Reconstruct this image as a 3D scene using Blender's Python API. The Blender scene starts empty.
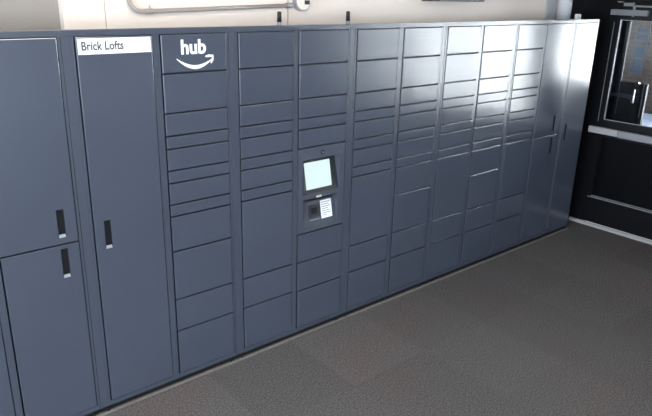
import bpy, bmesh, math, random
from mathutils import Vector, Matrix
random.seed(4)
scn = bpy.context.scene
COL = scn.collection

# ------------------------------------------------------------------ materials
def lin(c):
    c = c / 255.0
    return c / 12.92 if c <= 0.04045 else ((c + 0.055) / 1.055) ** 2.4
def rgb(r, g, b): return (lin(r), lin(g), lin(b), 1)

def mat(name, col, rough=0.5, metal=0.0, spec=0.5, var=0.0, vscale=6, bump=0.0, bscale=200, emit=None, estr=0):
    m = bpy.data.materials.new(name); m.use_nodes = True
    nt = m.node_tree; b = nt.nodes['Principled BSDF']
    b.inputs['Base Color'].default_value = col
    b.inputs['Roughness'].default_value = rough
    b.inputs['Metallic'].default_value = metal
    b.inputs['Specular IOR Level'].default_value = spec
    if emit:
        b.inputs['Emission Color'].default_value = emit
        b.inputs['Emission Strength'].default_value = estr
    tc = nt.nodes.new('ShaderNodeTexCoord')
    if var > 0:
        n = nt.nodes.new('ShaderNodeTexNoise'); n.inputs['Scale'].default_value = vscale
        n.inputs['Detail'].default_value = 5
        nt.links.new(tc.outputs['Object'], n.inputs['Vector'])
        r = nt.nodes.new('ShaderNodeValToRGB')
        r.color_ramp.elements[0].position = .3; r.color_ramp.elements[1].position = .7
        r.color_ramp.elements[0].color = tuple(c * (1 - var) for c in col[:3]) + (1,)
        r.color_ramp.elements[1].color = tuple(min(1, c * (1 + var)) for c in col[:3]) + (1,)
        nt.links.new(n.outputs['Fac'], r.inputs['Fac'])
        nt.links.new(r.outputs['Color'], b.inputs['Base Color'])
    if bump > 0:
        n2 = nt.nodes.new('ShaderNodeTexNoise'); n2.inputs['Scale'].default_value = bscale
        nt.links.new(tc.outputs['Object'], n2.inputs['Vector'])
        bp = nt.nodes.new('ShaderNodeBump'); bp.inputs['Strength'].default_value = bump
        bp.inputs['Distance'].default_value = 0.002
        nt.links.new(n2.outputs['Fac'], bp.inputs['Height'])
        nt.links.new(bp.outputs['Normal'], b.inputs['Normal'])
    return m

M = {}
M['slate'] = mat('slate powder coat', (.058, .069, .094, 1), rough=.21, spec=1.0, var=.04, vscale=1.5, bump=.05, bscale=500)
M['slate_frame'] = mat('slate frame coat', (.055, .065, .088, 1), rough=.26, spec=1.0, var=.04, vscale=1.5)
M['kiosk'] = mat('kiosk plastic', (.058, .067, .088, 1), rough=.35, spec=.5)
M['kiosk_dark'] = mat('kiosk dark plastic', (.018, .02, .026, 1), rough=.4)
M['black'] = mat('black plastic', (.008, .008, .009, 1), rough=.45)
M['cup'] = mat('handle cup', (.009, .009, .011, 1), rough=.6, spec=.2)
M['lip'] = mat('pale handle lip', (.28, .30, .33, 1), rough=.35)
M['white'] = mat('white vinyl', (.86, .87, .88, 1), rough=.5)
M['ink'] = mat('dark grey ink', (.06, .06, .065, 1), rough=.6)
M['screen'] = mat('lit screen', (.04, .04, .04, 1), rough=.3, emit=(.78, .99, 1.0, 1), estr=.70)
M['cream'] = mat('cream wall paint', (.80, .70, .615, 1), rough=.6, spec=.3, var=.02, vscale=2, bump=.05, bscale=80)
M['taupe'] = mat('taupe wall tone', (.30, .27, .245, 1), rough=.75, spec=.2, var=.03, vscale=2)  # one even darker tone for the wall left of the cream
M['offwhite'] = mat('off white gloss paint', (.78, .76, .78, 1), rough=.3)
M['grey_strip'] = mat('grey wall strip', (.42, .42, .43, 1), rough=.5)
M['ceil'] = mat('ceiling paint', (.75, .74, .72, 1), rough=.8)
M['blackpaint'] = mat('black door paint', (.0035, .0035, .0048, 1), rough=.35, spec=.35, var=.1, vscale=3)
M['blackpanel'] = mat('black lower panel', (.003, .0033, .0038, 1), rough=.22, spec=.4)
M['alu'] = mat('brushed aluminium', (.36, .36, .38, 1), rough=.4, metal=.5)
M['sill'] = mat('pale threshold metal', (.38, .37, .37, 1), rough=.4)
M['closer'] = mat('grey closer paint', (.20, .21, .22, 1), rough=.45)
M['bead'] = mat('grey metal glazing bead', (.30, .30, .31, 1), rough=.4)
M['steel'] = mat('polished steel', (.75, .75, .77, 1), rough=.18, metal=1)
M['conduit'] = mat('painted conduit', (.34, .29, .26, 1), rough=.4)
M['brown'] = mat('dark brown box', (.05, .028, .02, 1), rough=.5)
M['strip'] = mat('pale carpet edge strip', (.19, .175, .16, 1), rough=.6, var=.15, vscale=20)
M['pale_stone'] = mat('pale render facade', (.68, .70, .72, 1), rough=.8, var=.05, vscale=.5)
M['paving'] = mat('light concrete paving', (.68, .69, .70, 1), rough=.85, var=.08, vscale=2)
M['winglass'] = mat('dark window glass outside', (.05, .075, .10, 1), rough=.2, var=.3, vscale=1.5)
M['winframe'] = mat('grey sash frame', (.07, .075, .08, 1), rough=.6)
M['brass'] = mat('pale brass', (.75, .68, .5, 1), rough=.3, metal=.3)
M['graywood'] = mat('grey lobby finish', (.32, .33, .35, 1), rough=.7, var=.05)

def glass_mat():
    m = bpy.data.materials.new('door glass'); m.use_nodes = True
    nt = m.node_tree; nt.nodes.clear()
    o = nt.nodes.new('ShaderNodeOutputMaterial'); mx = nt.nodes.new('ShaderNodeMixShader')
    t = nt.nodes.new('ShaderNodeBsdfTransparent'); g = nt.nodes.new('ShaderNodeBsdfGlossy'); f = nt.nodes.new('ShaderNodeFresnel')
    t.inputs['Color'].default_value = (.84, .87, .88, 1); g.inputs['Roughness'].default_value = .02; f.inputs['IOR'].default_value = 1.45
    nt.links.new(f.outputs[0], mx.inputs[0]); nt.links.new(t.outputs[0], mx.inputs[1]); nt.links.new(g.outputs[0], mx.inputs[2])
    nt.links.new(mx.outputs[0], o.inputs[0]); return m
M['glass'] = glass_mat()

def brick_mat():
    m = bpy.data.materials.new('brown brick'); m.use_nodes = True
    nt = m.node_tree; b = nt.nodes['Principled BSDF']; b.inputs['Roughness'].default_value = .9
    tc = nt.nodes.new('ShaderNodeTexCoord'); mp = nt.nodes.new('ShaderNodeMapping'); br = nt.nodes.new('ShaderNodeTexBrick')
    mp.inputs['Rotation'].default_value = (math.pi/2, 0, math.pi/2)
    s = nt.nodes.new('ShaderNodeSeparateXYZ'); c = nt.nodes.new('ShaderNodeCombineXYZ')
    nt.links.new(tc.outputs['Object'], s.inputs[0]); nt.links.new(s.outputs['Y'], c.inputs['X']); nt.links.new(s.outputs['Z'], c.inputs['Y'])
    nt.links.new(c.outputs[0], br.inputs['Vector'])
    br.inputs['Scale'].default_value = 1; br.inputs['Brick Width'].default_value = .26; br.inputs['Row Height'].default_value = .085
    br.inputs['Mortar Size'].default_value = .008
    br.inputs['Color1'].default_value = (.125, .072, .038, 1); br.inputs['Color2'].default_value = (.08, .05, .03, 1); br.inputs['Mortar'].default_value = (.12, .095, .07, 1)
    nt.links.new(br.outputs['Color'], b.inputs['Base Color']); nt.nodes.remove(mp)
    return m
M['brick'] = brick_mat()

def carpet_mat():
    m = bpy.data.materials.new('grey carpet tile'); m.use_nodes = True
    nt = m.node_tree; b = nt.nodes['Principled BSDF']; b.inputs['Roughness'].default_value = .95; b.inputs['Specular IOR Level'].default_value = .15
    N = nt.nodes.new; L = nt.links.new
    tc = N('ShaderNodeTexCoord')
    # tile-by-tile tone
    vm = N('ShaderNodeVectorMath'); vm.operation = 'MULTIPLY'; vm.inputs[1].default_value = (1/.61, 1/.61, 0)
    ad = N('ShaderNodeVectorMath'); ad.operation = 'ADD'; ad.inputs[1].default_value = (.2, .06, .5)
    fl = N('ShaderNodeVectorMath'); fl.operation = 'FLOOR'
    wn = N('ShaderNodeTexWhiteNoise'); wn.noise_dimensions = '2D'
    L(tc.outputs['Object'], vm.inputs[0]); L(vm.outputs[0], ad.inputs[0]); L(ad.outputs[0], fl.inputs[0]); L(fl.outputs[0], wn.inputs['Vector'])
    r1 = N('ShaderNodeValToRGB'); r1.color_ramp.elements[0].color = (.100, .093, .090, 1); r1.color_ramp.elements[1].color = (.118, .110, .106, 1)
    L(wn.outputs['Value'], r1.inputs['Fac'])
    # fine loop speckle
    n = N('ShaderNodeTexNoise'); n.inputs['Scale'].default_value = 115; n.inputs['Detail'].default_value = 3; n.inputs['Roughness'].default_value = .8
    L(tc.outputs['Object'], n.inputs['Vector'])
    r2 = N('ShaderNodeValToRGB'); r2.color_ramp.elements[0].position = .34; r2.color_ramp.elements[1].position = .66
    r2.color_ramp.elements[0].color = (.2, .2, .2, 1); r2.color_ramp.elements[1].color = (1.8, 1.8, 1.8, 1)
    L(n.outputs['Fac'], r2.inputs['Fac'])
    mx = N('ShaderNodeMix'); mx.data_type = 'RGBA'; mx.blend_type = 'MULTIPLY'; mx.inputs[0].default_value = 1
    L(r1.outputs[0], mx.inputs[6]); L(r2.outputs[0], mx.inputs[7])
    # faded reddish / dark stains
    s = N('ShaderNodeTexNoise'); s.inputs['Scale'].default_value = 1.1; s.inputs['Detail'].default_value = 2
    L(tc.outputs['Object'], s.inputs['Vector'])
    r3 = N('ShaderNodeValToRGB'); r3.color_ramp.elements[0].position = .50; r3.color_ramp.elements[1].position = .68
    r3.color_ramp.elements[0].color = (1, 1, 1, 1); r3.color_ramp.elements[1].color = (1.06, .95, .93, 1)
    L(s.outputs['Fac'], r3.inputs['Fac'])
    m2 = N('ShaderNodeMix'); m2.data_type = 'RGBA'; m2.blend_type = 'MULTIPLY'; m2.inputs[0].default_value = 1
    L(mx.outputs[2], m2.inputs[6]); L(r3.outputs[0], m2.inputs[7])
    L(m2.outputs[2], b.inputs['Base Color'])
    bp = N('ShaderNodeBump'); bp.inputs['Strength'].default_value = .35; bp.inputs['Distance'].default_value = .004
    L(n.outputs['Fac'], bp.inputs['Height']); L(bp.outputs[0], b.inputs['Normal'])
    return m
M['carpet'] = carpet_mat()

# ------------------------------------------------------------------ helpers
def link(name, bm, m, parent=None, smooth=False):
    me = bpy.data.meshes.new(name); bmesh.ops.recalc_face_normals(bm, faces=bm.faces); bm.to_mesh(me); bm.free()
    for k in (m if isinstance(m, (list, tuple)) else [m]): me.materials.append(M[k])
    if smooth:
        for p in me.polygons: p.use_smooth = True
    o = bpy.data.objects.new(name, me); COL.objects.link(o)
    if parent is not None:
        o.parent = parent; o.matrix_parent_inverse = Matrix.Identity(4)
        o.location = -Vector(parent.location)      # geometry is written in world coordinates
    return o
def tag(o, label=None, cat=None, group=None, kind=None):
    if label: o['label'] = label
    if cat: o['category'] = cat
    if group: o['group'] = group
    if kind: o['kind'] = kind
    return o
def empty(name, loc):
    o = bpy.data.objects.new(name, None); COL.objects.link(o); o.location = loc; o.empty_display_size = .1; return o
def box(bm, x0, x1, y0, y1, z0, z1, bev=0.0, mi=0):
    r = bmesh.ops.create_cube(bm, size=1)
    for v in r['verts']:
        v.co = Vector((x0 + (v.co.x + .5) * (x1 - x0), y0 + (v.co.y + .5) * (y1 - y0), z0 + (v.co.z + .5) * (z1 - z0)))
    fs = set(f for v in r['verts'] for f in v.link_faces)
    for f in fs: f.material_index = mi
    if bev > 0:
        es = list(set(e for v in r['verts'] for e in v.link_edges))
        bmesh.ops.bevel(bm, geom=es, offset=bev, segments=2, profile=.5, affect='EDGES')
def tube(bm, pts, rad, seg=14):
    pts = [Vector(p) for p in pts]; rings = []
    up = None
    for i, p in enumerate(pts):
        t = (pts[min(i+1, len(pts)-1)] - pts[max(i-1, 0)]).normalized()
        if up is None: up = t.orthogonal().normalized()
        up = (up - t * up.dot(t)).normalized(); s = t.cross(up)
        rr = rad[i] if isinstance(rad, (list, tuple)) else rad
        rings.append([bm.verts.new(p + (up * math.cos(a) + s * math.sin(a)) * rr) for a in [2*math.pi*k/seg for k in range(seg)]])
    for a, b in zip(rings, rings[1:]):
        for k in range(seg): bm.faces.new((a[k], a[(k+1) % seg], b[(k+1) % seg], b[k]))
    bm.faces.new(rings[0]); bm.faces.new(rings[-1][::-1])
def quadsheet(bm, a, b, c, d, th):
    """a slab of thickness th behind the quad a b c d (counted round)"""
    a, b, c, d = map(Vector, (a, b, c, d)); n = (b - a).cross(d - a).normalized() * th
    f = [bm.verts.new(p) for p in (a, b, c, d)]; k = [bm.verts.new(p - n) for p in (a, b, c, d)]
    bm.faces.new(f); bm.faces.new(k[::-1])
    for i in range(4): bm.faces.new((f[i], k[i], k[(i+1) % 4], f[(i+1) % 4]))

def door_mesh(x0, x1, z0, z1, y0=0.0, t=.018, b=.0034, hole=None, hd=.010):
    bm = bmesh.new()
    def ring(y, i, r=None):
        X0, X1, Z0, Z1 = r if r else (x0 + i, x1 - i, z0 + i, z1 - i)
        return [bm.verts.new((X0, y, Z0)), bm.verts.new((X1, y, Z0)), bm.verts.new((X1, y, Z1)), bm.verts.new((X0, y, Z1))]
    R = [ring(y0 + t, 0), ring(y0 + b, 0), ring(y0 + b * .3, b * .3), ring(y0, b)]
    if hole: R += [ring(y0, 0, hole), ring(y0 + hd, 0, hole)]
    bm.faces.new(R[0])
    for j, (a, c) in enumerate(zip(R, R[1:])):
        for k in range(4):
            fc = bm.faces.new((a[k], a[(k+1) % 4], c[(k+1) % 4], c[k])); fc.material_index = 1 if j == 0 else 0   # side faces coloured black to imitate shade in the door gaps
    bm.faces.new(R[-1][::-1])
    return bm

def text_mesh(s, size, x, z, y, bold=0.0, sx=1.0, shear=0):
    cu = bpy.data.curves.new('t', 'FONT'); cu.body = s; cu.size = size; cu.extrude = .0004; cu.offset = bold
    cu.space_character = 1.02
    o = bpy.data.objects.new('t', cu); COL.objects.link(o)
    bpy.context.view_layer.update()
    me = bpy.data.meshes.new_from_object(o.evaluated_get(bpy.context.evaluated_depsgraph_get()))
    bpy.data.objects.remove(o)
    bm = bmesh.new(); bm.from_mesh(me)
    for v in bm.verts:
        v.co = Vector((x + v.co.x * sx, y - v.co.z, z + v.co.y))
    return bm

# ------------------------------------------------------------------ room shell
XW = 6.01        # inner face of the black door wall
YB = 0.27        # face of the cream back wall
def struct(name, bm, m):
    o = link(name, bm, m); o['kind'] = 'structure'; return o
bm = bmesh.new(); box(bm, -4.0, XW, -7.0, 1.2, -.06, 0); struct('floor', bm, 'carpet')
bm = bmesh.new(); box(bm, -4.2, XW + .2, -7.2, 1.4, 3.1, 3.3); struct('ceiling', bm, 'ceil')
for a, b_ in ((1.192, 1.3935), (1.3965, 2.506), (2.514, 5.56)):
    bm = bmesh.new(); box(bm, a, b_, YB, YB + .1, 0, 3.1); struct('wall_back', bm, 'cream')
bm = bmesh.new(); box(bm, 1.192, 5.56, YB + .1, .9, 0, 3.1); struct('wall_back_core', bm, 'cream')
bm = bmesh.new(); box(bm, -4.0, 1.191, YB + .05, .9, 0, 3.1); struct('wall_recess', bm, 'taupe')
bm = bmesh.new(); box(bm, 5.56, XW, .30, .5, 0, 3.1); box(bm, 5.56, XW, .30, 1.2, 2.3, 3.1); struct('wall_black', bm, 'blackpaint')
bm = bmesh.new(); box(bm, 1.393, 1.397, YB + .008, YB + .09, 0, 3.1); struct('wall_seam', bm, 'cream')
bm = bmesh.new(); box(bm, 2.506, 2.514, YB + .008, YB + .09, 0, 3.1); struct('wall_seam', bm, 'blackpaint')
# wall on the left with a wide window, wall behind the viewer with windows
def wall_with_openings(name, axis, val, th, a0, a1, z1, holes, m):
    bm = bmesh.new(); cur = a0
    def put(p, q, r, s):
        if q - p < 1e-4 or s - r < 1e-4: return
        if axis == 'x': box(bm, val, val + th, p, q, r, s)
        else: box(bm, p, q, val, val + th, r, s)
    for h0, h1, b0, b1 in holes:
        put(cur, h0, 0, z1); put(h0, h1, 0, b0); put(h0, h1, b1, z1); cur = h1
    put(cur, a1, 0, z1)
    return struct(name, bm, m)
wall_with_openings('wall_left', 'x', -4.2, .2, -7.0, 1.2, 3.1, [(-5.5, -.6, .6, 2.8)], 'graywood')
wall_with_openings('wall_front', 'y', -7.2, .2, -4.2, XW + .2, 3.1, [(-3.0, 1.6, .3, 2.8)], 'graywood')
def window(name, axis, val, a0, a1, z0, z1, bars, fm='blackpaint', y=0):
    root = empty(name, (val, a0, z0) if axis == 'x' else (a0, val, z0)); root['kind'] = 'structure'
    bm = bmesh.new(); w = .05
    def put(p, q, r, s):
        if axis == 'x': box(bm, val - .03, val + .03, p, q, r, s)
        else: box(bm, p, q, val - .03, val + .03, r, s)
    put(a0, a1, z0, z0 + w); put(a0, a1, z1 - w, z1); put(a0, a0 + w, z0 + w, z1 - w); put(a1 - w, a1, z0 + w, z1 - w)
    for b in bars: put(b - w/2, b + w/2, z0 + w, z1 - w)
    link('window_frame', bm, fm, root)
    bm = bmesh.new()
    if axis == 'x': box(bm, val - .003, val + .003, a0 + w, a1 - w, z0 + w, z1 - w)
    else: box(bm, a0 + w, a1 - w, val - .003, val + .003, z0 + w, z1 - w)
    link('window_pane', bm, 'glass', root)
    return root
window('window_1', 'x', -4.1, -5.5, -.6, .6, 2.8, [-3.9, -2.2])
window('window_2', 'y', -7.1, -3.0, 1.6, .3, 2.8, [-1.5, 0.1])
# black door wall: door opening y -0.78 .. 0.0, windows beyond (the lockers mirror them)
bm = bmesh.new()
box(bm, XW, XW + .12, -.003, 1.2, 0, 3.1)                  # jamb and side panel
box(bm, XW, XW + .12, -.785, -.003, 2.13, 3.1)           # above the door
box(bm, XW, XW + .12, -.80, -.785, 0, 3.1)
box(bm, XW, XW + .12, -3.25, -.80, 0, .92); box(bm, XW, XW + .12, -3.25, -.80, 2.7, 3.1)
box(bm, XW, XW + .12, -7.0, -3.25, 0, 3.1)
struct('wall_right', bm, 'blackpaint')
window('window_3', 'x', XW + .06, -3.25, -.80, .92, 2.7, [-1.66, -1.70, -2.5])

# threshold running along the foot of the door wall
bm = bmesh.new(); box(bm, XW - .03, XW - .001, -2.4, .12, 0, .032, .003); o = struct('baseboard_right', bm, 'sill')

# door_1: the black lobby door
dr = empty('door_1', (XW, -.3, 0)); dr['kind'] = 'structure'
bm = bmesh.new(); x0, x1 = XW - .012, XW + .020
box(bm, x0, x1, -.062, -.004, .04, 2.12); box(bm, x0, x1, -.78, -.52, .90, 2.12); box(bm, x0, x1, -.78, -.70, .04, .90)
box(bm, x0, x1, -.52, -.062, 1.975, 2.12); box(bm, x0, x1, -.52, -.062, .90, 1.065)
box(bm, x0, x1, -.70, -.062, .04, .296)
link('door_leaf', bm, 'blackpaint', dr)
bm = bmesh.new(); box(bm, XW + .006, XW + .019, -.70, -.062, .296, .90); link('lower_panel', bm, 'blackpanel', dr)
bm = bmesh.new(); g = .007
box(bm, x0 - .003, x0 + .003, -.062 - g, -.062, 1.065, 1.975); box(bm, x0 - .004, x0 + .010, -.52, -.062 - g, 1.065, 1.070)
box(bm, x0 - .004, x0 + .010, -.52, -.062 - g, 1.968, 1.973); box(bm, x0 - .006, x0 + .010, -.52, -.52 + g, 1.065, 1.975)
link('glass_bead', bm, 'bead', dr)
bm = bmesh.new(); box(bm, x0 - .004, x0, -.012, -.008, 1.04, 1.95); link('edge_strip', bm, 'closer', dr)
bm = bmesh.new(); box(bm, x0 - .004, x0 + .014, -.73, -.03, .290, .299, .001); box(bm, x0 + .004, x0 + .018, -.71, -.06, .306, .312)
link('panel_bead', bm, 'closer', dr)
bm = bmesh.new(); box(bm, XW + .005, XW + .011, -.52, -.062, 1.065, 1.975); link('glass_pane', bm, 'glass', dr)
pb = bmesh.new(); box(pb, XW - .075, XW - .03, -.245, .045, .935, .995, .006); box(pb, XW - .03, x0, .0, .04, .945, .985); box(pb, XW - .03, x0, -.24, -.2, .945, .985)
link('push_bar_housing', pb, 'sill', dr)
pb = bmesh.new(); box(pb, XW - .085, XW - .04, -.74, -.25, .93, .997, .008); box(pb, XW - .04, x0, -.72, -.68, .945, .985)
link('push_bar', pb, 'alu', dr)
bm = bmesh.new(); box(bm, XW - .06, x0, -.31, .02, 2.012, 2.062, .005); tube(bm, [(XW - .035, -.18, 2.002), (XW - .035, -.18, 2.085)], .012)
link('door_closer', bm, 'closer', dr)
bm = bmesh.new(); box(bm, XW - .05, XW - .03, -.55, -.17, 2.085, 2.100, .003); box(bm, XW - .04, x0 + .005, -.17, -.08, 2.09, 2.12, .004)
link('closer_arm', bm, 'closer', dr)

# outer vestibule door seen through the glass
XO = 7.3
od = empty('door_2', (XO, .3, 0)); od['kind'] = 'structure'
bm = bmesh.new()
box(bm, XO, XO + .012, .445, .60, .02, 2.3); box(bm, XO, XO + .04, .150, .185, .02, 1.27)
box(bm, XO, XO + .05, -1.4, .445, 1.93, 2.3)
box(bm, XO, XO + .05, -1.35, -.12, .02, 1.22); box(bm, XO, XO + .05, -.12, .15, .02, .30)
link('door_leaf', bm, 'blackpaint', od)
bm = bmesh.new(); box(bm, XO - .01, XO + .045, .185, .445, .3, 1.275, .004); link('lock_panel', bm, 'blackpanel', od)
bm = bmesh.new(); box(bm, XO - .004, XO, .449, .453, .9, 1.93); box(bm, XO-.006, XO, .178, .184, .9, 1.27); link('edge_strip', bm, 'closer', od)
bm = bmesh.new(); box(bm, XO - .06, XO - .02, .285, .56, 1.105, 1.150, .006); tube(bm, [(XO - .05, .262, 1.06), (XO - .05, .262, 1.21)], [.022, .022]); box(bm, XO - .07, XO - .01, .245, .30, 1.09, 1.14, .005)
box(bm, XO-.02, XO-.01, .29, .31, 1.1, 1.14)
link('door_handle', bm, 'steel', od)
bm = bmesh.new(); tube(bm, [(XO - .035, .250, 1.262), (XO - .01, .250, 1.262)], .028); link('lock_cylinder', bm, 'steel', od)
bm = bmesh.new(); box(bm, 6.13, 7.34, .65, .75, 0, 3.1); struct('wall_vestibule', bm, 'blackpaint')

# ------------------------------------------------------------------ outside
bm = bmesh.new(); box(bm, XW + .12, 60, -60, 30, -.1, -.005); struct('ground', bm, 'paving')
def building(name, x, y0, y1, h, m, label, wins, fm='winglass'):
    root = empty(name, (x, (y0 + y1)/2, 0)); tag(root, label, 'building')
    bm = bmesh.new(); box(bm, x, x + 6, y0, y1, 0, h); link('facade', bm, m, root)
    for (a, b_, c, d) in wins:
        bm = bmesh.new(); box(bm, x - .03, x + .02, a, b_, c, d, 0); 
        w = link('window', bm, fm, root)
        bm = bmesh.new(); zc = (c + d)/2; box(bm, x - .06, x - .03, a - .03, a, c - .05, d + .03); box(bm, x - .06, x - .03, b_, b_ + .03, c - .05, d + .03)
        box(bm, x - .05, x - .03, a, b_, zc - .02, zc + .02); box(bm, x - .06, x - .03, a, b_, c - .05, c); box(bm, x-.05, x-.03, a, b_, d - .03, d)
        fr = link('window_frame', bm, 'winframe', w); fr.location = (0, 0, 0)
    return root
building('brick_building', 13, 1.2, 14, 9, 'brick', 'brown brick building with blue-grey sash windows seen through the door glass',
         [(2.74, 2.93, .76, 1.28), (2.74, 2.93, 1.38, 1.62)])
building('pale_building', 20, -30, 0.8, 9, 'pale_stone', 'pale rendered building across the street, mirrored in the locker doors',
         [(-4.6 - i*3.2, -3.6 - i*3.2, 3.0, 4.4) for i in range(6)])
bm = bmesh.new(); box(bm, -4.2, XW + .12, 6.5, 16, 0, 11); struct('shade_block', bm, 'brick')  # unseen block added to keep the sun off the brick facade

# ------------------------------------------------------------------ lockers
ZB, ZT, ZD0, ZD1 = .03, 1.950, .056, 1.949
XD = dict(Z=(.300, .6747), A=(.7072, 1.0656), B=(1.1352, 1.5047), C=(1.541, 1.9135), D=(1.9803, 2.3509), E=(2.3857, 2.7635),
          F=(2.829, 3.2007), G=(3.241, 3.6189), H=(3.677, 4.049), I=(4.0825, 4.4571), J=(4.521, 4.8894), K=(4.9222, 5.2954), L=(5.3603, 5.728))
CZ = [1.759, 1.563, 1.447, 1.380, 1.265, 1.198, 1.081, 1.015, .815, .529, .334]
DZ = [z for z in CZ if z != .815]
ROWS = dict(Z=[], A=[1.0], B=[], C=CZ, D=DZ, E=CZ[:5], F=DZ, G=CZ, H=DZ, I=CZ, J=DZ, K=[1.0], L=[])
GAP = .0031; GAP_LEFT = .0075
JOINT = .014
def handle(door, hx0, hz0, hz1):
    hx1 = hx0 + .034
    bm = bmesh.new(); t = .0015
    box(bm, hx0, hx1, .007, .0095, hz0, hz1); box(bm, hx0, hx0 + t, .0003, .010, hz0, hz1); box(bm, hx1 - t, hx1, .0003, .010, hz0, hz1); box(bm, hx0 + t, hx1 - t, .0003, .010, hz1 - t, hz1)
    h = link('handle', bm, 'cup'); h.parent = door; h.location = (0, 0, 0)
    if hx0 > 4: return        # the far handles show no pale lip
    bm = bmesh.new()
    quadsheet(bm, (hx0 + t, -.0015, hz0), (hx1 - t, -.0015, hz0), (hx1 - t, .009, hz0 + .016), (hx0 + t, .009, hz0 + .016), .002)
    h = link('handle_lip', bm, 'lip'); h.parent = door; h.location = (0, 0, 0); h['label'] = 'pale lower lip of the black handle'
def make_door(root, c, z0, z1, hole=None):
    x0, x1 = XD[c]
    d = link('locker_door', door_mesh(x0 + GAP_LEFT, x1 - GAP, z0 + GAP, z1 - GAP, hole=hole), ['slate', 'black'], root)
    if hole: handle(d, hole[0], hole[2], hole[3])
    return d
def module(cols, xl, xr, label):
    root = empty('locker_unit', ((xl + xr)/2, .13, 0)); tag(root, label, 'locker', 'parcel locker units in one row along the wall')
    bm = bmesh.new(); yf = .004; yb = .075
    box(bm, xl, xr, yb, .268, ZB, ZT)
    box(bm, xl, xr, yf, .030, ZD1, 1.977, .001); box(bm, xl, xr, .030, yb, 1.93, ZT); box(bm, xl, xr, yf, yb, ZB, ZD0)
    edges = [xl] + [v for c in cols for v in XD[c]] + [xr]
    for i in range(0, len(edges), 2):
        a, b_ = edges[i], edges[i+1]
        if i == 0 and b_ - a > .03:
            box(bm, a, b_ - .013, yf, yb, ZD0, ZD1); box(bm, b_ - .013, b_, yf - .003, yb, ZD0, ZD1)
        else: box(bm, a, b_, yf, yb, ZD0, ZD1)
    link('cabinet_body', bm, 'slate_frame', root)
    for c in cols:
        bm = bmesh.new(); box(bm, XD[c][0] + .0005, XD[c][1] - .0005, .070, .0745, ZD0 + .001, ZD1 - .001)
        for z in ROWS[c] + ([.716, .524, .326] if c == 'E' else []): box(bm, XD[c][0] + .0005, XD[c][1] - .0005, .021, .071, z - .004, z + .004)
        link('gap_shade_shelves', bm, 'black', root)  # shelves and back coloured black, painting in shade behind the door gaps
    for fx in (xl + .04, xr - .04):
        for fy in (.002, .24):
            bm = bmesh.new(); tube(bm, [(fx, fy, .004), (fx, fy, .010)], .008); tube(bm, [(fx, fy, .010), (fx, fy, ZB)], .005)
            link('levelling_foot', bm, 'black', root)
    bm = bmesh.new(); box(bm, xl + .004, xr - .004, .014, .25, 0, ZB - .001); link('plinth', bm, 'black', root)
    doors = {}
    for c in cols:
        zs = [ZD1] + ROWS[c] + [ZD0]
        if c == 'E': zs = zs[:-1]
        hole = None
        for k, (zt, zb) in enumerate(zip(zs, zs[1:])):
            x0 = XD[c][0]
            hole = None
            if c == 'A' or c == 'Z' or c == 'K':
                hx = XD[c][1] - .092
                hole = (hx, hx + .034, 1.036, 1.174) if (k == 0 and c != 'Z') else (hx, hx + .034, .830, .978)
                if c == 'Z': hole = None
            if c in 'BL': hole = (x0 + .055, x0 + .089, .928, 1.074)
            doors[c, k] = make_door(root, c, zb, zt, hole)
        if c == 'E':
            for k, (zt, zb) in enumerate(((.714, .522), (.522, .324), (.324, ZD0))): doors[c, 10 + k] = make_door(root, c, zb, zt)
    return root, doors
def jx(c): return XD[c][1] + JOINT
m1, d1 = module('ZA', .27, jx('A') - .001, 'locker unit at far left edge with two large doors stacked one above the other')
m2, d2 = module('BC', jx('A') + .001, jx('C') - .001, 'locker unit with Brick Lofts sign on tall door and white hub logo')
m3, d3 = module('DE', jx('C') + .001, jx('E') - .001, 'locker unit with the lit touchscreen and card reader in its right column')
m4, d4 = module('FG', jx('E') + .001, jx('G') - .001, 'locker unit of small doors immediately right of the lit screen unit')
m5, d5 = module('HI', jx('G') + .001, jx('I') - .001, 'locker unit of brightly reflecting small doors, second to the right of the screen unit')
m6, d6 = module('JK', jx('I') + .001, jx('K') - .001, 'locker unit with small doors at left and two stacked tall doors at right')
m7, d7 = module('L', jx('K') + .001, 5.7457, 'narrow single-door locker unit at right end of row beside black glass door')
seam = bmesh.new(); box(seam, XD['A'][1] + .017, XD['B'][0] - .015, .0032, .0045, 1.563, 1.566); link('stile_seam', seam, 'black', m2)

# signs
def onto(name, bm, m, door, label=None):
    o = link(name, bm, m); o.parent = door; o.location = (0, 0, 0)
    if label: o['label'] = label
    return o
bm = bmesh.new(); box(bm, 1.150, 1.495, -.0012, .0001, 1.869, 1.939)
onto('name_sign', bm, 'white', d2['B', 0], 'white strip sign reading Brick Lofts')
onto('sign_lettering', text_mesh('Brick Lofts', .053, 1.164, 1.888, -.0016, .0013, .83), 'ink', d2['B', 0], 'dark grey words Brick Lofts')
onto('logo_word', text_mesh('hub', .096, 1.650, 1.852, -.0006, .0030, .97), 'white', d2['C', 0], 'white word hub')
bm = bmesh.new()
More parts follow.
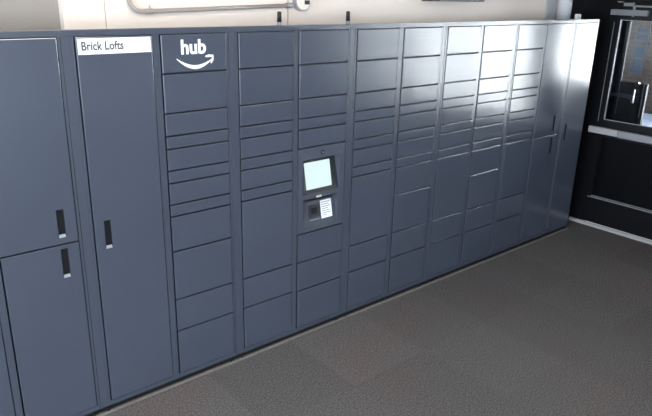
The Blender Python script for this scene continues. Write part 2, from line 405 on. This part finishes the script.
# smile: tapering arc with an arrow head
def arc(t): return 1.627 + .198 * t, 1.832 - .046 * math.sin(math.pi * min(1, t * .93 + .02)) ** .9 - .003 * t
up, dn = [], []
n = 22
for i in range(n + 1):
    t = i / n; x, z = arc(t); w = .002 + .0075 * math.sin(math.pi * t) ** .8
    up.append((x, z + w)); dn.append((x, z - w))
def plate(bm, pts, y0=-.0008, y1=.0001):
    f = [bm.verts.new((x, y0, z)) for x, z in pts]; b = [bm.verts.new((x, y1, z)) for x, z in pts]
    bm.faces.new(f); bm.faces.new(b[::-1])
    for i in range(len(pts)): bm.faces.new((f[i], b[i], b[(i+1) % len(pts)], f[(i+1) % len(pts)]))
for i in range(n): plate(bm, [dn[i], dn[i+1], up[i+1], up[i]])
ex, ez = arc(1)
plate(bm, [(ex - .040, ez + .016), (ex - .036, ez + .010), (ex + .000, ez + .010), (ex + .008, ez + .020), (ex - .02, ez + .023)])
plate(bm, [(ex + .000, ez + .010), (ex - .010, ez - .020), (ex - .003, ez - .022), (ex + .009, ez - .002), (ex + .008, ez + .020)])
onto('logo_arrow', bm, 'white', d2['C', 0], 'white curved smile arrow')

# kiosk panel in column E
ex0, ex1 = XD['E'][0] + GAP, XD['E'][1] - GAP; kz0, kz1 = .716 + GAP, 1.265 - GAP
bm = bmesh.new(); U = (2.425, 2.722, .965, 1.190); Lo = (2.432, 2.712, .742, .935)
box(bm, ex0, ex1, 0, .018, U[3], kz1); box(bm, ex0, U[0], 0, .018, kz0, U[3]); box(bm, U[1], ex1, 0, .018, kz0, U[3])
box(bm, U[0], U[1], 0, .018, Lo[3], U[2]); box(bm, U[0], U[1], 0, .018, kz0, Lo[2])
box(bm, U[0], Lo[0], 0, .018, Lo[2], Lo[3]); box(bm, Lo[1], U[1], 0, .018, Lo[2], Lo[3])
# recess walls
for R_ in (U, Lo):
    box(bm, R_[0] - .004, R_[0], .018, .07, R_[2], R_[3]); box(bm, R_[1], R_[1] + .004, .018, .07, R_[2], R_[3])
    box(bm, R_[0] - .004, R_[1] + .004, .018, .07, R_[3], R_[3] + .004)
kp = link('kiosk_panel', bm, 'kiosk', m3)
bm = bmesh.new(); quadsheet(bm, (U[0], .004, U[2]), (U[1], .004, U[2]), (U[1], .060, U[3]), (U[0], .060, U[3]), .004); onto('screen_bezel', bm, 'kiosk_dark', kp)
def upos(x, z, off): # point on the tilted bezel
    t = (z - U[2]) / (U[3] - U[2]); return (x, .004 + .056 * t - off, z + off * .25)
bm = bmesh.new(); quadsheet(bm, upos(2.463, .993, .002), upos(2.668, .993, .002), upos(2.676, 1.155, .002), upos(2.471, 1.155, .002), .0015)
onto('touchscreen', bm, 'screen', kp, 'bright pale cyan lit touchscreen')
bm = bmesh.new(); quadsheet(bm, (Lo[0], .004, Lo[2]), (Lo[1], .004, Lo[2]), (Lo[1], .042, .905), (Lo[0], .042, .905), .004); onto('reader_shelf', bm, 'kiosk', kp)
def lpos(x, z, off):
    t = (z - Lo[2]) / (Lo[3] - Lo[2]); return (x, .004 + .046 * t - off, z + off * .25)
bm = bmesh.new(); quadsheet(bm, lpos(2.492, .800, .004), lpos(2.585, .800, .004), lpos(2.590, .880, .004), lpos(2.497, .880, .004), .003)
rd = onto('card_reader', bm, 'kiosk_dark', kp)
bm = bmesh.new(); quadsheet(bm, lpos(2.515, .822, .006), lpos(2.560, .822, .006), lpos(2.562, .858, .006), lpos(2.517, .858, .006), .002)
onto('reader_window', bm, 'cup', kp)
bm = bmesh.new(); quadsheet(bm, lpos(2.495, .781, .003), lpos(2.580, .781, .003), lpos(2.580, .788, .003), lpos(2.495, .788, .003), .002)
onto('reader_slot_edge', bm, 'closer', kp)
bm = bmesh.new(); quadsheet(bm, lpos(2.592, .780, .003), lpos(2.682, .780, .003), lpos(2.686, .893, .003), lpos(2.596, .893, .003), .002)
onto('instruction_sticker', bm, 'white', kp, 'white sticker with rows of grey print')
bm = bmesh.new()
for i in range(7):
    z = .878 - i * .0135; w = (.07, .06, .072, .05, .066, .072, .04)[i]
    quadsheet(bm, lpos(2.601, z, .0036), lpos(2.601 + w, z, .0036), lpos(2.601 + w, z + .004, .0036), lpos(2.601, z + .004, .0036), .0006)
onto('sticker_print', bm, 'closer', kp)
bm = bmesh.new(); box(bm, Lo[0], Lo[1], .062, .066, .89, Lo[3]); onto('slot_back', bm, 'black', kp)
bm = bmesh.new(); box(bm, 2.535, 2.578, -.003, .012, .934, .949, .003); onto('ledge_plate', bm, 'brass', kp, 'small pale brass-coloured plate')  # small pale brass-coloured plate on the ledge
bm = bmesh.new(); tube(bm, [(2.578, .006, 1.223), (2.578, -.004, 1.223)], .013, 20); onto('key_lock', bm, 'cup', kp)
bm = bmesh.new(); tube(bm, [(2.578, -.0038, 1.223), (2.578, -.006, 1.223)], .006, 16); onto('lock_core', bm, 'closer', kp)

# antennas and a small white box on top of the lockers
def antenna(x, y, label, h=.088):
    a = empty('antenna', (x, y, ZT)); tag(a, label, 'antenna', 'black stub antennas on the locker tops')
    bm = bmesh.new(); tube(bm, [(x, y, ZT), (x, y, ZT + .012)], .013); link('base', bm, 'black', a)
    bm = bmesh.new(); tube(bm, [(x, y, ZT + .012), (x, y, ZT + .034)], .012); link('collar', bm, 'alu', a)
    bm = bmesh.new(); tube(bm, [(x, y, ZT + .034), (x, y, ZT + h), (x, y, ZT + h + .005)], [.0135, .0125, .008]); link('mast', bm, 'black', a, True)
antenna(2.395, .20, 'black stub antenna on locker top beside the wall seam, left of the other')
antenna(2.93, .20, 'black stub antenna on locker top right of the lit screen column, away from seam')
bm = bmesh.new(); box(bm, 5.555, 5.612, .11, .14, ZT + .001, ZT + .066, .004)
tag(link('small_box', bm, 'white'), 'small white box standing on top of the right end locker', 'box')

# conduit on the cream wall
cd = empty('conduit', (2.0, YB, 2.05)); tag(cd, 'pale metal conduit bent along the cream wall above the lockers', 'conduit')
yc = YB - .016
pts = [(1.512, yc, 2.45), (1.512, yc, 2.12)]
for i in range(9):
    a = math.pi + (math.pi/2) * i/8
    pts.append((1.512 + .062 + .062 * math.cos(a), yc, 2.112 + .070 * math.sin(a)))
pts += [(1.64, yc, 2.043), (2.0, yc, 2.056), (2.50, yc, 2.074)]
bm = bmesh.new(); tube(bm, pts, .0115, 16); link('pipe', bm, 'conduit', cd, True)
bm = bmesh.new(); tube(bm, [(1.600, yc, 2.0415), (1.635, yc, 2.043)], .0145, 18); tube(bm, [(1.622, yc, 2.056), (1.622, yc, 2.074)], .004, 8); link('coupling', bm, 'conduit', cd)
bm = bmesh.new(); tube(bm, [(2.485, yc, 2.073), (2.500, yc, 2.074), (2.515, yc, 2.0745), (2.53, yc, 2.075)], [.0165, .0165, .014, .014], 18); link('connector', bm, 'alu', cd)
cx, cz = 2.597, 2.097
bm = bmesh.new(); tube(bm, [(cx, YB - .001, cz), (cx, YB - .035, cz)], .056, 28); jb = link('junction_box', bm, 'alu', cd)
jb['label'] = 'round cream junction box at the right end of the pipe'
bm = bmesh.new(); tube(bm, [(cx, YB - .035, cz), (cx, YB - .042, cz), (cx, YB - .046, cz)], [.050, .050, .044], 28); q = link('cover', bm, 'cream', jb); q.location = (0, 0, 0)
bm = bmesh.new(); box(bm, cx + .002, cx + .040, YB - .048, YB - .045, cz - .016, cz + .008, 0); tube(bm, [(cx - .02, YB - .046, cz + .025), (cx - .02, YB - .049, cz + .025)], .006); q = link('knockout', bm, 'black', jb); q.location = (0, 0, 0)
# brown fixture cut by the upper edge of the photo, and the pale rounded column
fx = empty('wall_fixture', (4.1, YB, 2.13)); tag(fx, 'dark brown fixture high on the cream wall, cut by the photo top edge', 'fixture')
bm = bmesh.new(); box(bm, 3.685, 4.28, YB - .10, YB - .001, 2.108, 2.36, .004); link('housing', bm, 'brown', fx)
bm = bmesh.new(); box(bm, 3.76, 4.27, YB - .112, YB - .1, 2.112, 2.35, .004); link('front_cover', bm, 'closer', fx)
bm = bmesh.new(); tube(bm, [(5.485, YB - .062, ZT), (5.485, YB - .062, 3.1)], .062, 32)
o = link('trim_1', bm, 'offwhite', None, True); o['kind'] = 'structure'
bm = bmesh.new(); box(bm, 5.29, 5.43, YB - .012, YB, 1.97, 3.1); o = struct('trim_2', bm, 'grey_strip')  # even grey strip on the wall left of the column
# pale edge strip where the carpet meets the lockers
bm = bmesh.new(); box(bm, -1, 5.745, -.020, -.001, 0, .004, .0015); struct('trim_3', bm, 'strip')

# ------------------------------------------------------------------ unseen overhead lamps added for warm fill
def lamp(x, y, power, col, sx=1.2, sy=.3):
    t = empty('fill_lamp', (x, y, 3.1)); 
    tag(t, 'flat white lamp added unseen above the lobby for warm fill', 'lamp', 'added fill lamps'); 
    bm = bmesh.new(); box(bm, x - sx/2 - .03, x + sx/2 + .03, y - sy/2 - .03, y + sy/2 + .03, 3.06, 3.1); link('housing', bm, 'white', t)
    ld = bpy.data.lights.new('fill_light', 'AREA'); ld.shape = 'RECTANGLE'; ld.size = sx; ld.size_y = sy; ld.energy = power; ld.color = col
    lo = bpy.data.objects.new('fill_light', ld); COL.objects.link(lo); lo.parent = t; lo.location = (0, 0, -.05)
lamp(1.2, -1.2, 24, (1, .9, .8)); lamp(4.0, -2.2, 9, (1, .9, .8))

def area(name, loc, rot, sx, sy, power, col):
    ld = bpy.data.lights.new(name, 'AREA'); ld.shape = 'RECTANGLE'; ld.size = sx; ld.size_y = sy; ld.energy = power; ld.color = col
    o = bpy.data.objects.new(name, ld); COL.objects.link(o); o.location = loc; o.rotation_euler = rot; return o
R = math.radians
area('daylight_left', (-3.98, -3.05, 1.7), (0, R(-90), 0), 2.1, 4.8, 430, (.78, .89, 1))
area('daylight_front', (-.7, -6.98, 1.55), (R(90), 0, 0), 4.4, 2.4, 150, (.72, .84, 1))

sd = bpy.data.lights.new('sun', 'SUN'); sd.energy = 84; sd.angle = R(.6); sd.color = (1, .97, .94)
so = bpy.data.objects.new('sun', sd); COL.objects.link(so)
so.rotation_euler = Vector((.6, -.5, -.62)).to_track_quat('-Z', 'Y').to_euler()

w = bpy.data.worlds.new('sky'); scn.world = w; w.use_nodes = True
nt = w.node_tree; bg = nt.nodes['Background']
tc = nt.nodes.new('ShaderNodeTexCoord'); sp = nt.nodes.new('ShaderNodeSeparateXYZ'); rp = nt.nodes.new('ShaderNodeValToRGB')
rp.color_ramp.elements[0].position = 0; rp.color_ramp.elements[0].color = (.95, .98, 1, 1)
rp.color_ramp.elements[1].position = .6; rp.color_ramp.elements[1].color = (.42, .62, 1, 1)
nt.links.new(tc.outputs['Generated'], sp.inputs[0]); nt.links.new(sp.outputs['Z'], rp.inputs['Fac']); nt.links.new(rp.outputs[0], bg.inputs['Color'])
bg.inputs['Strength'].default_value = 1.6

# ------------------------------------------------------------------ camera
f, az, el, ro = 631.8963, .70619179, .33414607, .02543925
C = Vector((.14126025, -2.90264718, 2.17411218))
ca, sa = math.cos(az), math.sin(az)
fw = Vector((sa * math.cos(el), ca * math.cos(el), -math.sin(el))); r = Vector((ca, -sa, 0)); u = r.cross(fw)
r2 = math.cos(ro) * r + math.sin(ro) * u; u2 = -math.sin(ro) * r + math.cos(ro) * u
cam = bpy.data.cameras.new('camera'); cam.sensor_width = 36; cam.lens = f / 652 * 36; cam.clip_start = .05
co = bpy.data.objects.new('camera', cam); COL.objects.link(co)
mt = Matrix((r2, u2, -fw)).transposed().to_4x4(); mt.translation = C; co.matrix_world = mt
scn.camera = co

scn.view_settings.view_transform = 'Standard'; scn.view_settings.look = 'None'
scn.view_settings.gamma = 1; scn.view_settings.use_curve_mapping = False
scn.view_settings.exposure = 0.35
